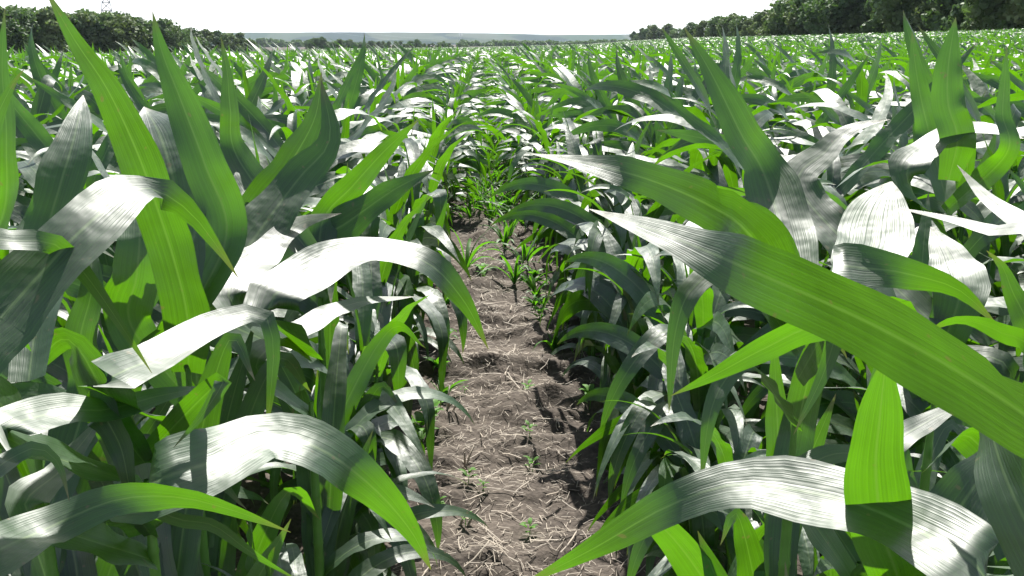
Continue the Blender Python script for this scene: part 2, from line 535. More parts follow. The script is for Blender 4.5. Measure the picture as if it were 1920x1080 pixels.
# ------------------------------------------------------------------ the foreground plants
# each leaf: photo trace of its midrib with a distance, widest width in photo pixels, upper-side elevation angles
def hero_leaf(pts, wpx, ne, stalk, ground, fold=0.15, ruf=0.2, peak=0.35, base=0.6, seed=0, na=None):
    ne = np.full(len(pts), float(ne)) if np.isscalar(ne) else np.array(ne, float)
    # where the blade shows its glossy upper side it lies in the plane that mirrors the sun: settle the distances there
    rays = [at(q[0], q[1], 1.0) - CAM for q in pts]
    dd = [pts[0][2]]
    for k in range(1, len(pts)):
        wgt = max(0.0, min(1.0, (0.5 * (ne[k] + ne[k - 1]) - 44) / 18))
        Hv = norm(-norm(rays[k - 1]) + np.array(sdir))
        flat = dd[-1] * float(rays[k - 1] @ Hv) / float(rays[k] @ Hv)
        dd.append(wgt * flat + (1 - wgt) * dd[-1] * pts[k][2] / pts[k - 1][2])
    dd = np.array(dd) * np.mean([q[2] for q in pts]) / np.mean(dd)
    P = np.array([at(q[0], q[1], d) for q, d in zip(pts, dd)])
    md = np.mean([q[2] for q in pts])
    nav = np.zeros(len(P)) if na is None else (np.full(len(P), float(na)) if np.isscalar(na) else np.array(na, float))
    if stalk is not None:
        b = np.array([stalk[0], stalk[1], P[0][2]])
        g = np.linalg.norm(P[0][:2] - b[:2])
        b[2] = max(ground + 0.08, P[0][2] - 0.10 - 0.35 * g)
        P = np.vstack([b, P]); ne = np.r_[ne[0], ne]; nav = np.r_[nav[0], nav]
    X = np.stack([ne, nav], 1)
    D = catmull(P, 120)
    E = np.stack([np.interp(np.linspace(0, len(P) - 1, 120), np.arange(len(P)), X[:, k]) for k in range(2)], 1)
    D, E, L = resample(D, E, 34)
    e, a = np.radians(E[:, 0]), np.radians(E[:, 1])
    # aim: the compass of the facing (0 = back along the row) and its elevation
    view = norm(CAM[None] - D)
    sun = np.array(sdir)[None]
    lit, back = norm(view + sun), norm(view * 0.75 - sun)                        # glossy side up / lit from behind
    mid = norm((-FLAT_FWD * math.cos(R(38)) + np.array([0, 0, math.sin(R(38))]))[None] + 0 * view)
    q = E[:, :1]
    Mv = np.where(q < 36, back + (mid - back) * np.clip(q / 36, 0, 1), mid + (lit - mid) * np.clip((q - 36) / 35, 0, 1))
    Mv = norm(Mv)
    s = np.linspace(0, 1, 34)
    T = norm(np.gradient(D, axis=0))
    Nn = norm(Mv - (Mv * T).sum(1, keepdims=True) * T)
    seen = np.clip((Nn * view).sum(1), 0.78, 1)                                  # a leaf seen at a slant is wider than it looks
    return blade(D, Mv, width_profile(s, base, peak) * wpx * md / F_PX / 2 / seen, fold, ruf, seed, 8)


HERO = []


def hero(x, y, h, label, leaves, lower=4, seed=1):
    HERO.append((x, y, h, label, leaves, lower, seed))


hero(-0.56, 1.52, 0.95, 'corn plant at the lower left whose long leaf arches over onto the bare path', [
    ([(275, 915, 1.5), (400, 865, 1.45), (500, 818, 1.45), (600, 842, 1.5), (700, 915, 1.55), (770, 995, 1.6), (808, 1068, 1.65)], 112, [50, 60, 68, 66, 20, 0, 0]),
    ([(15, 822, 1.45), (110, 772, 1.45), (200, 768, 1.45), (300, 742, 1.45), (410, 722, 1.45)], 84, [70, 70, 72, 70, 66]),
    ([(412, 715, 1.44), (385, 770, 1.42), (325, 840, 1.4)], 40, [20, 0, 0]),
    ([(190, 765, 1.47), (225, 835, 1.44), (240, 900, 1.44), (252, 965, 1.45)], 62, [20, 5, 0, 0]),
    ([(55, 965, 1.55), (115, 880, 1.55), (170, 810, 1.55), (190, 775, 1.55)], 66, 56),
    ([(235, 930, 1.4), (330, 972, 1.38), (400, 985, 1.38), (470, 1035, 1.4), (570, 1095, 1.4)], 40, [10, 0, 0, -5, -5]),
], 5, 3)
hero(-0.92, 1.22, 0.9, 'corn plant in the bottom left corner with a white-lit base and bright green tip', [
    ([(-60, 1062, 1.25), (90, 990, 1.25), (215, 938, 1.25), (330, 932, 1.26), (440, 958, 1.28), (545, 998, 1.3)], 92, [66, 64, 30, 0, 0, 0]),
    ([(-40, 900, 1.2), (20, 860, 1.2), (70, 840, 1.2), (110, 870, 1.2), (130, 940, 1.2)], 60, [60, 50, 20, 0, 0]),
], 3, 4)
hero(-0.58, 1.85, 1.05, 'tall corn plant on the left whose bright green leaf rises above the skyline', [
    ([(352, 600, 1.85), (330, 500, 1.8), (295, 390, 1.75), (255, 280, 1.7), (200, 165, 1.65), (140, 75, 1.62), (82, -25, 1.6)], 84, 4),
    ([(425, 440, 2.0), (385, 310, 2.0), (340, 190, 2.0), (303, 95, 2.0), (286, 22, 2.0)], 84, [30, 34, 38, 38, 38], 0.45),
    ([(200, 735, 1.7), (295, 668, 1.65), (400, 608, 1.62), (488, 588, 1.6), (512, 640, 1.6), (508, 730, 1.6), (498, 820, 1.62)], 74, [66, 70, 70, 68, 0, 0, 0]),
    ([(246, 610, 1.95), (256, 520, 1.92), (262, 440, 1.92), (258, 345, 2.0)], 82, [20, 22, 26, 60], 0.2, 0.12, 0.55),
    ([(336, 400, 2.0), (318, 310, 2.05), (296, 245, 2.12), (270, 200, 2.25)], 88, [10, 22, 34, 62], 0.2, 0.12, 0.55),
], 3, 5)
hero(-0.78, 1.62, 1.0, 'corn plant at the left edge, broad dark leaf arching to a thin green tail', [
    ([(-70, 690, 1.25), (0, 600, 1.25), (75, 515, 1.28), (165, 420, 1.32), (262, 352, 1.4), (345, 388, 1.48), (400, 452, 1.5), (446, 520, 1.52)], 128, [30, 30, 34, 48, 66, 0, 0, 0]),
    ([(-50, 475, 1.25), (40, 452, 1.25), (110, 462, 1.28), (170, 528, 1.32), (230, 615, 1.35), (285, 700, 1.38)], 56, [20, 55, 10, 0, 0, 0]),
    ([(88, 445, 1.9), (112, 350, 1.93), (138, 262, 1.98), (156, 178, 2.1)], 78, [16, 22, 30, 62], 0.2, 0.12, 0.55),
    ([(165, 735, 1.9), (150, 640, 1.9), (172, 540, 1.9), (165, 430, 1.95)], 72, 44),
], 3, 6)
hero(-1.02, 1.75, 1.05, 'corn plant cut by the left edge with a thin upright leaf tip against the trees', [
    ([(-5, 430, 1.75), (12, 270, 1.7), (4, 130, 1.7), (9, 15, 1.7)], 52, [36, 36, 36, 36], 0.5),
    ([(-60, 360, 1.6), (-20, 250, 1.6), (20, 165, 1.6), (45, 130, 1.6)], 60, 5),
    ([(-30, 700, 1.9), (30, 600, 1.9), (60, 500, 1.9), (70, 380, 1.95)], 80, [50, 45, 40, 40]),
], 3, 7)
hero(-0.42, 2.45, 1.02, 'corn plant left of the path with a wide leaf half white and half dark', [
    ([(395, 580, 2.35), (475, 450, 2.35), (560, 335, 2.35), (618, 262, 2.35), (602, 150, 2.4)], 100, [50, 50, 48, 46, 30]),
    ([(475, 430, 2.6), (540, 315, 2.6), (590, 222, 2.6), (603, 135, 2.6)], 78, [18, 18, 20, 20]),
    ([(605, 415, 2.6), (660, 350, 2.6), (722, 282, 2.6), (785, 224, 2.6)], 54, 0),
    ([(560, 480, 2.6), (650, 418, 2.6), (740, 355, 2.6), (815, 318, 2.6)], 74, 32),
    ([(448, 300, 2.7), (432, 205, 2.7), (426, 135, 2.7), (414, 68, 2.7)], 52, [30, 34, 30, 50], 0.5),
], 4, 8)
hero(-0.40, 2.15, 0.85, 'corn plant beside the path with two white leaves bowing right over the soil', [
    ([(505, 572, 2.15), (600, 502, 2.15), (700, 466, 2.15), (800, 492, 2.2), (870, 565, 2.25), (916, 655, 2.3)], 82, [66, 70, 74, 66, 20, 0]),
    ([(480, 690, 2.35), (560, 620, 2.35), (660, 570, 2.35), (778, 556, 2.4)], 44, [64, 64, 66, 66]),
    ([(430, 560, 2.2), (500, 470, 2.25), (560, 420, 2.3), (640, 400, 2.3)], 70, [66, 60, 50, 40]),
], 4, 9)
hero(0.62, 0.72, 0.85, 'nearest corn plant at the right edge with a huge bright green leaf across the row', [
    ([(2080, 920, 0.72), (1900, 762, 0.8), (1650, 615, 0.95), (1420, 512, 1.1), (1250, 440, 1.2), (1105, 392, 1.32)], 158, [2, 2, 4, 10, 46, 60], 0.16, 0.07, 0.4),
    ([(2010, 1120, 0.86), (1935, 1000, 0.88), (1880, 880, 0.92), (1845, 760, 0.98), (1800, 640, 1.05)], 116, 0),
    ([(2000, 478, 1.2), (1850, 430, 1.22), (1760, 406, 1.25), (1672, 388, 1.3)], 50, 72),
    ([(1960, 690, 1.0), (1880, 625, 1.05), (1800, 600, 1.1), (1740, 620, 1.15)], 70, 0),
], 0, 10)
hero(0.52, 1.22, 0.95, 'corn plant at the lower right whose white leaf sweeps down to the path', [
    ([(1850, 1092, 1.15), (1660, 965, 1.15), (1510, 922, 1.17), (1380, 908, 1.2), (1250, 950, 1.22), (1110, 1030, 1.25), (975, 1098, 1.3)], 130, [60, 60, 62, 66, 30, 0, 0]),
    ([(1682, 1112, 1.24), (1655, 1000, 1.18), (1642, 880, 1.13), (1650, 780, 1.08), (1664, 650, 1.03)], 92, 0, 0.1, 0.12, 0.6),
    ([(1690, 588, 1.3), (1540, 606, 1.32), (1430, 655, 1.35), (1345, 700, 1.38), (1258, 742, 1.4)], 60, 0),
    ([(1490, 915, 1.4), (1535, 862, 1.4), (1600, 850, 1.4), (1680, 880, 1.4), (1740, 940, 1.4)], 48, [60, 66, 66, 50, 40]),
    ([(1745, 1060, 1.3), (1795, 960, 1.3), (1850, 880, 1.32), (1890, 820, 1.35)], 140, 36),
    ([(1660, 850, 1.35), (1740, 790, 1.35), (1830, 745, 1.35)], 46, 60),
], 2, 11)
hero(0.55, 1.62, 1.0, 'corn plant right of the path with a streaked leaf blown left above the row', [
    ([(1410, 445, 1.5), (1330, 385, 1.55), (1220, 338, 1.6), (1110, 308, 1.65), (995, 288, 1.7)], 84, [8, 8, 14, 48, 60]),
    ([(1330, 455, 1.7), (1350, 405, 1.7), (1412, 398, 1.7), (1470, 440, 1.7), (1512, 515, 1.7)], 56, [70, 68, 10, 0, 0]),
    ([(1410, 682, 1.5), (1362, 710, 1.48), (1330, 782, 1.46), (1314, 912, 1.46)], 54, [55, 45, 35, 30]),
    ([(1380, 508, 1.7), (1300, 540, 1.68), (1266, 625, 1.66), (1254, 775, 1.66)], 46, [64, 50, 0, 0]),
    ([(1570, 585, 1.4), (1548, 690, 1.38), (1488, 815, 1.38)], 54, [36, 32, 30]),
    ([(1440, 345, 1.9), (1390, 252, 1.9), (1335, 140, 1.9), (1283, 52, 1.9)], 86, [42, 40, 42, 30], 0.4),
], 3, 12)
hero(0.86, 1.75, 0.98, 'corn plant on the right, broad white leaf above a wide green leaf', [
    ([(1630, 520, 1.76), (1640, 455, 1.8), (1650, 395, 1.84), (1672, 340, 1.88)], 100, 56, 0.12, 0.1, 0.76),
    ([(1560, 520, 1.55), (1640, 505, 1.5), (1720, 518, 1.48), (1800, 545, 1.46), (1870, 610, 1.45)], 112, [66, 40, 6, 0, 0]),
    ([(1505, 365, 2.1), (1550, 282, 2.1), (1600, 240, 2.1), (1668, 224, 2.12)], 68, [50, 52, 56, 60]),
    ([(1800, 550, 1.9), (1782, 485, 1.93), (1745, 425, 1.97)], 84, 56, 0.12, 0.1),
], 3, 13)
hero(1.18, 2.45, 1.12, 'tall corn plant on the right, one bright upright leaf against the dark wood', [
    ([(1795, 260, 2.45), (1778, 195, 2.45), (1778, 125, 2.45), (1792, 32, 2.45)], 62, 0),
    ([(1745, 260, 2.6), (1728, 190, 2.6), (1716, 120, 2.6), (1710, 60, 2.6)], 46, 36),
    ([(1886, 290, 2.3), (1880, 215, 2.3), (1884, 150, 2.3), (1888, 85, 2.3)], 36, 36),
    ([(1700, 330, 2.4), (1760, 262, 2.4), (1840, 240, 2.4), (1920, 260, 2.4)], 60, [60, 68, 68, 60]),
], 4, 14)
hero(1.12, 1.55, 0.95, 'corn plant at the right edge holding a long white leaf out of the frame', [
    ([(2010, 470, 1.6), (1920, 420, 1.6), (1850, 370, 1.6), (1795, 310, 1.62)], 56, [62, 62, 60, 50]),
    ([(1960, 640, 1.5), (1905, 560, 1.5), (1880, 500, 1.5), (1850, 470, 1.5)], 90, 0),
], 4, 15)

GROUP_HERO = 'corn plants of the field'
hero_xy = []
for (x, y, h, label, leaves, lower, seed) in HERO:
    root = empty('corn_plant', (x, y, 0))
    tag(root, label, 'corn plant', GROUP_HERO)
    off = np.array([x, y, 0])
    r = random.Random(seed)
    V, F, U = stalk_geo(h)
    link('stalk', mesh('stalk', V, F, M_STALK, U), root)
    for k, a in enumerate(leaves):
        pts, wpx, ne = a[:3]
        kw = dict(zip(('fold', 'ruf', 'peak'), a[3:]))
        V, F, U = hero_leaf(pts, wpx, ne, (x, y), 0, seed=seed * 31 + k, **kw)
        link('leaf', mesh('leaf', V - off, F, M_LEAF, U), root)
    for k in range(lower + 3 if lower else 0):
        V, F, U = free_leaf(h * (0.10 + 0.075 * k), r.uniform(0, 360), r.uniform(45, 60), r.uniform(80, 140), 1.3, r.uniform(0.35, 0.55),
                            r.uniform(0.022, 0.032), 16, 6, seed * 77 + k, r.uniform(-20, 20), r.uniform(-60, 60), None, r.uniform(-30, 30))
        link('leaf', mesh('leaf', V, F, M_LEAF, U), root)
    # more upright blades from the middle of the stem
    if lower:
        for k in range(6):
            zs = h * r.uniform(0.3, 0.75)
            px, py, d = project((x + r.uniform(-.02, .02), y + r.uniform(0.02, 0.1), zs))
            Lp = r.uniform(0.34, 0.52) * F_PX / d
            dx = r.uniform(-0.22, 0.22) * F_PX / d
            pts = [(px, py, d), (px + dx * 0.35, py - Lp * 0.5, d + r.uniform(0, 0.08)), (px + dx, py - Lp, d + r.uniform(-0.05, 0.15))]
            if r.random() < 0.5: pts.append((px + dx * 1.5, py - Lp * 0.85, d + r.uniform(-0.1, 0.2)))
            V, F, U = hero_leaf(pts, r.uniform(0.055, 0.08) * F_PX / d, r.choice((0, 0, 4, 28, 40)), (x, y), 0, seed=seed * 13 + k)
            link('leaf', mesh('leaf', V - off, F, M_LEAF, U), root)
    hero_xy.append((x, y))

# ------------------------------------------------------------------ the rows of corn
NVAR, NALONG = 14, 8
protos = []
for k in range(NVAR + NALONG):
    H, lv = plant_leaves(100 + k, 22, 6, along=k >= NVAR)
    root = empty('corn_plant')
    V, F, U = stalk_geo(H, lean=(0, 0))
    link('stalk', mesh('stalk', V, F, M_STALK, U), root)
    for (V, F, U) in lv:
        link('leaf', mesh('leaf', V, F, M_LEAF, U), root)
    protos.append(root)

SPACING = 0.19
pos = []
for row in range(-80, 81):
    X = ROW_0 + ROW_GAP * row
    X += {0: -0.15, 1: 0.13}.get(row, 0)
    y = 1.3 + rnd.uniform(0, SPACING)
    while y < 46:
        wide = (min(0.06, max(0, (y - 4) * 0.02)) if y < 7.5 else max(-0.04, 0.06 - (y - 7.5) * 0.05)) * {0: -1, 1: 1}.get(row, 0)
        pos.append((row, X + wide + rnd.gauss(0, 0.03), y))
        y += SPACING * rnd.uniform(0.75, 1.3) * (0.8 if row in (0, 1) else 1) * (0.6 if y < 3 and -2 < row < 3 else 1)
A = np.array([(p[1], p[2]) for p in pos])
near, mass = [], []
for (row, x, y), z in zip(pos, terrain(A[:, 0], A[:, 1])):
    z = float(z)
    d = math.hypot(x, y)
    if min(math.hypot(x - a, y - b) for a, b in hero_xy) < 0.13: continue
    if row in (0, 1) and y < 1.75: continue
    if row in (-1, 2) and y < 1.6: continue
    if abs(x) > y * 0.75 + 1.2: continue
    pxl = project((x, y, z + 0.9))
    inside = -60 < pxl[0] < 1980 and pxl[2] > 1.2
    (near if inside else mass).append((d, row, x, y, z))
near.sort()
LIMIT = 300 - len(HERO)
for t in near[LIMIT:]: mass.append(t)
near = near[:LIMIT]
ORD = ['first', 'second', 'third', 'fourth', 'fifth', 'sixth', 'seventh', 'eighth', 'ninth', 'tenth', 'eleventh', 'twelfth', 'thirteenth', 'fourteenth',
       'fifteenth', 'sixteenth', 'seventeenth', 'eighteenth', 'nineteenth', 'twentieth', 'twenty-first', 'twenty-second', 'twenty-third', 'twenty-fourth',
       'twenty-fifth', 'twenty-sixth', 'twenty-seventh', 'twenty-eighth', 'twenty-ninth', 'thirtieth'] + ['%d%s' % (k, {1: 'st', 2: 'nd', 3: 'rd'}.get(k % 10, 'th')) for k in range(31, 90)]
count = {}
used = set()
near.sort(key=lambda t: t[3])
for d, row, x, y, z in near:
    k = rnd.randrange(NVAR) if row not in (0, 1) else NVAR + rnd.randrange(NALONG)
    o = protos[k] if k not in used else copy_tree(protos[k])
    used.add(k)
    o.location = (x, y, z)
    turn = rnd.uniform(-38, 38) if row not in (0, 1) else rnd.uniform(-12, 12)
    o.rotation_euler = (R(rnd.uniform(-7, 7)), R(rnd.uniform(-8, 8)), R(turn))
    s = rnd.uniform(0.9, 1.12) * min(1.0, max(0.48, 0.48 + (y - 1.5) * 0.24))
    if row in (0, 1): s *= 0.84 if y < 7 else 0.74
    if row == -2 and 5.5 < y < 5.8: s *= 0.82
    o.scale = (s, s, s)
    n = count.get(row, 0); count[row] = n + 1
    side = 'left' if row <= 0 else 'right'
    rr = (-row if row <= 0 else row - 1)
    where = "the row bordering the path's %s side" % side if rr == 0 else '%s row %s of the path' % (ORD[rr], side)
    tag(o, 'corn plant %s from the near end of %s' % (ORD[n], where), 'corn plant', GROUP_HERO)
for k in range(NVAR + NALONG):
    if k not in used: raise RuntimeError('variant unused')


def lod(nv, n, m, top, seed0):
    r = []
    for k in range(nv):
        H, lv = plant_leaves(seed0 + k, n, m, top)
        r.append(join(lv))
    return r


def scatter(variants, items):
    """items: x,y,z,rot,scale arrays -> joined geometry"""
    x, y, z, rot, scl, vi = items
    parts = []
    for k, (V, F, U) in enumerate(variants):
        q = np.nonzero(vi == k)[0]
        if not len(q): continue
        c, s = np.cos(rot[q])[:, None], np.sin(rot[q])[:, None]
        S = scl[q][:, None]
        W = np.stack([(V[None, :, 0] * c - V[None, :, 1] * s) * S + x[q][:, None], (V[None, :, 0] * s + V[None, :, 1] * c) * S + y[q][:, None],
                      V[None, :, 2] * S + z[q][:, None]], -1).reshape(-1, 3)
        FF = (F[None] + (np.arange(len(q)) * len(V))[:, None, None]).reshape(-1, F.shape[1])
        parts.append((W, FF, np.tile(U, (len(q), 1))))
    return join(parts)


allparts = []
m_ = np.array([(t[2], t[3], t[4]) for t in mass])
n = len(m_)
flip = rng.uniform(-0.7, 0.7, n)
young = np.clip(0.48 + (m_[:, 1] - 1.5) * 0.24, 0.48, 1) * np.where(np.isin([t[1] for t in mass], (0, 1)), 0.76, 1.0)   # the rows by the gap stand lower
allparts.append(scatter(lod(16, 9, 2, False, 300), (m_[:, 0], m_[:, 1], m_[:, 2], flip, rng.uniform(0.9, 1.15, n) * young, rng.integers(0, 16, n))))


def rows_patch(d0, d1, spacing, rowstep, scale, variants):
    X, Y = [], []
    half = d1 * 0.8
    for row in range(int(-half / ROW_GAP), int(half / ROW_GAP) + 1, rowstep):
        xx = ROW_0 + ROW_GAP * row
        yy = np.arange(d0 * 0.5, d1, spacing) + rng.uniform(0, spacing)
        yy = yy + rng.uniform(-0.4, 0.4, len(yy)) * spacing
        xs = xx + rng.normal(0, 0.05, len(yy)) + (rng.uniform(-.5, .5, len(yy)) * ROW_GAP * (rowstep - 1))
        d = np.hypot(xs, yy)
        px = project(np.stack([xs, yy, 0 * xs + 1], 1))[0]
        D = np.interp(px, EDGE_X, EDGE_D)
        ok = (yy > d0) & (d < d1) & (np.abs(xs) < yy * 0.66) & (d < D - 1)
        X.append(xs[ok]); Y.append(yy[ok])
    X, Y = np.concatenate(X), np.concatenate(Y)
    n = len(X)
    return scatter(variants, (X, Y, terrain(X, Y), rng.uniform(-0.8, 0.8, n), rng.uniform(0.88, 1.15, n) * scale, rng.integers(0, len(variants), n)))


allparts.append(rows_patch(46, 120, 0.4, 1, 1.0, lod(12, 5, 2, True, 400)))
allparts.append(rows_patch(120, 330, 0.85, 2, 1.05, lod(12, 4, 1, True, 500)))
allparts.append(rows_patch(330, 800, 2.0, 4, 1.15, lod(12, 4, 1, True, 600)))
V, F, U = join(allparts)
print('field quads', len(F))
tag(link('corn_field', mesh('corn_field', V, F, M_LEAF, U)), 'wide field of green corn stretching away in rows to the woods', 'corn field', kind='stuff')


# ------------------------------------------------------------------ litter, stubble and weeds on the path
def strips(N, xr, yr, lr, wr, seed, zoff=0.006):
    r = np.random.default_rng(seed)
    x = r.normal((xr[0] + xr[1]) / 2, (xr[1] - xr[0]) / 3.2, N).clip(xr[0] - 0.3, xr[1] + 0.3)
    y = yr[0] + (yr[1] - yr[0]) * r.random(N) ** 1.7
    L, W, a = r.uniform(*lr, N), r.uniform(*wr, N), r.uniform(0, 6.28, N)
    k = r.normal(0, 0.13, N)
    t = np.linspace(-0.5, 0.5, 4)
    aa = a[:, None] + k[:, None] * t
    cx, cy = x[:, None] + np.cos(aa) * t * L[:, None], y[:, None] + np.sin(aa) * t * L[:, None]
    tilt = r.normal(0, 0.16, N)
    cz = path_height(cx, cy).max(1, keepdims=True) * 0.5 + path_height(cx, cy) * 0.5 + zoff + np.abs(tilt)[:, None] * L[:, None] * (t + 0.5)
    nx, ny = -np.sin(aa) * W[:, None] / 2, np.cos(aa) * W[:, None] / 2
    A = np.stack([cx + nx, cy + ny, cz], -1); B = np.stack([cx, cy, cz + W[:, None] * 0.35], -1); D = np.stack([cx - nx, cy - ny, cz], -1)
    V = np.stack([A, B, D], 2).reshape(-1, 3)
    b = (np.arange(N) * 12)[:, None, None]
    q = np.array([[3 * i + j, 3 * i + j + 1, 3 * i + j + 4, 3 * i + j + 3] for i in range(3) for j in range(2)])
    return V, (b + q[None]).reshape(-1, 4), np.zeros((len(V), 2))


V, F, U = join([strips(7500, (-0.34, 0.54), (1.6, 11), (0.012, 0.055), (0.0012, 0.003), 1), strips(190, (-0.22, 0.42), (1.8, 8), (0.07, 0.16), (0.003, 0.006), 2)])
tag(link('straw_litter', mesh('straw_litter', V, F, M_STRAW, U)), 'pale dry straw scattered over the bare soil between the rows', 'straw', kind='stuff')


def tube(P, rad, sides=6):
    P = np.asarray(P, float); n = len(P)
    T = norm(np.gradient(P, axis=0))
    ref = np.array([0.3, 0.2, 1.0]) if abs(T[0][2]) < 0.8 else np.array([1.0, 0.1, 0])
    S = norm(np.cross(T, ref)); B = np.cross(T, S)
    a = np.linspace(0, 2 * math.pi, sides + 1)[:-1]
    rad = np.broadcast_to(np.asarray(rad, float), (n,))
    V = P[:, None] + rad[:, None, None] * (np.cos(a)[None, :, None] * S[:, None] + np.sin(a)[None, :, None] * B[:, None])
    i, j = np.meshgrid(np.arange(n - 1), np.arange(sides), indexing='ij')
    F = np.stack([i * sides + j, i * sides + (j + 1) % sides, (i + 1) * sides + (j + 1) % sides, (i + 1) * sides + j], -1).reshape(-1, 4)
    cap = []
    for e in (0, n - 1):
        b = e * sides
        cap += [[b + k, b + k + 1, b + k + 2, b + (k + 3) % sides] for k in range(0, sides - 2, 2)]
    F = np.vstack([F, np.array(cap)])
    return V.reshape(-1, 3), F, np.zeros((n * sides, 2))


def ground_at(px, py):
    d = FWD + RIGHT * (px - 960) / F_PX - UP * (py - 540) / F_PX
    t = -CAM[2] / d[2]
    q = CAM + t * d
    return q[0], q[1], float(path_height(np.array(q[0]), np.array(q[1])))


# stubble: broken stems of last year's crop
for (px, py, n, label) in ((872, 888, 5, 'splayed tuft of pale broken stubble stems on the middle of the path'),
                           (862, 1000, 2, 'short pale stubble stem standing near the bottom of the path'),
                           (840, 800, 4, 'dull brown stubble clump at the left side of the path')):
    x, y, z = ground_at(px, py)
    root = empty('stubble', (x, y, z))
    tag(root, label, 'stubble', 'stubble left on the path')
    for k in range(n):
        a, l, tl = rnd.uniform(0, 6.28), rnd.uniform(0.06, 0.14), rnd.uniform(0.3, 1.0)
        p0 = np.array([rnd.uniform(-.02, .02), rnd.uniform(-.02, .02), -0.02])
        p2 = p0 + np.array([math.cos(a) * math.sin(tl), math.sin(a) * math.sin(tl), math.cos(tl)]) * l
        V, F, U = tube([p0, (p0 + p2) / 2 + np.array([0, 0, 0.008]), p2], [0.005, 0.0045, 0.003])
        link('stem', mesh('stem', V, F, M_STRAW, U), root)

# seedlings
SEED = [(878, 918, 1.0, 'pale green broadleaf seedling beside the stubble tuft'), (822, 955, 0.8, 'small green seedling left of the middle of the path'),
        (990, 738, 1.0, 'yellow-green seedling right of the path centre, farthest up'), (992, 838, 0.9, 'upright little seedling with two leaf pairs right of centre'),
        (998, 880, 1.0, 'taller leafy seedling just below the upright one'), (992, 1000, 0.9, 'bright seedling lowest on the right half of the path'),
        (905, 930, 0.6, 'tiny seedling to the right of the pale broadleaf one'), (872, 985, 0.8, 'thin seedling above the short stubble stem'),
        (870, 735, 0.5, 'minute seedling in the farther part of the path')]
SEED += [(790, 838, 2.2, 'leafy green weed at the foot of the left corn row, mid frame'), (812, 812, 1.7, 'weed just behind the leafy one at the left corn row'),
         (1105, 770, 1.6, 'green weed in the shade at the right edge of the path'), (1010, 615, 1.6, 'weed at the right edge of the path in front of the grassy tufts'),
         (905, 520, 1.8, 'weed at the left path edge where the path narrows'), (728, 965, 1.8, 'low leafy weed at the lower left edge of the path'),
         (760, 1010, 1.4, 'weed with pale leaves lowest at the left path edge'), (1140, 900, 1.3, 'small weed near the white arching leaf at lower right')]
for q, (px, py, s, label) in enumerate(SEED):
    x, y, z = ground_at(px, py + 12)
    root = empty('weed_seedling', (x, y, z))
    tag(root, label, 'seedling', 'weed seedlings on the path')
    h = 0.05 * s + 0.01
    V, F, U = tube([(0, 0, -0.01), (0.004, 0, h * 0.5), (0, 0.003, h)], [0.0016, 0.0013, 0.001])
    link('stem', mesh('stem', V, F, M_SEED, U), root)
    for k in range(6 if s < 1.2 else 11):
        V, F, U = free_leaf(h * min(0.98, 0.35 + 0.1 * k), k * 137 + q * 50, 45, 60, 1.2, 0.035 * s, 0.009 * s, 6, 2, k, fold=0.2)
        link('leaf', mesh('leaf', V, F, M_SEED, U), root)

# grassy weeds in the middle of the path, farther on
for q in range(70):
    if q < 14 or q > 23:
        px = rnd.uniform(945, 1010); y = rnd.uniform(6.6, 15) if q < 14 or q > 50 else rnd.uniform(10, 30); x = 0.12 + rnd.uniform(-0.25, 0.3)
        label = 'grassy weed tuft in mid path, %s going away from camera'
    else:
        y = rnd.uniform(3.4, 7.0); x = rnd.choice((-0.2, 0.33)) + rnd.uniform(-0.06, 0.06)
        label = 'small grassy weed at the path edge, %s going away from the camera'
    SEED.append(None)
    root = empty('grass_weed', (x, y, float(path_height(np.array(x), np.array(y)))))
    root['_y'] = y; root['_l'] = label
    hgt = rnd.uniform(0.3, 0.62) if q < 14 or q > 23 else rnd.uniform(0.1, 0.2)
    bl = [free_leaf(0, rnd.uniform(0, 360), rnd.uniform(55, 85), rnd.uniform(50, 135), 1.3, hgt * rnd.uniform(0.6, 1.2), rnd.uniform(0.006, 0.016),
                    9, 2, k, 0, rnd.uniform(-60, 60)) for k in range(12)]
    for (V, F, U) in bl: link('blade', mesh('blade', V, F, M_GRASS, U), root)
ws = sorted([o for o in bpy.data.objects if o.name.startswith('grass_weed')], key=lambda o: o['_y'])
cn = {}
for o in ws:
    l = o['_l']; k = cn.get(l, 0); cn[l] = k + 1
    tag(o, l % ORD[k], 'grass weed', 'grassy weeds along the path')
    del o['_y']; del o['_l']


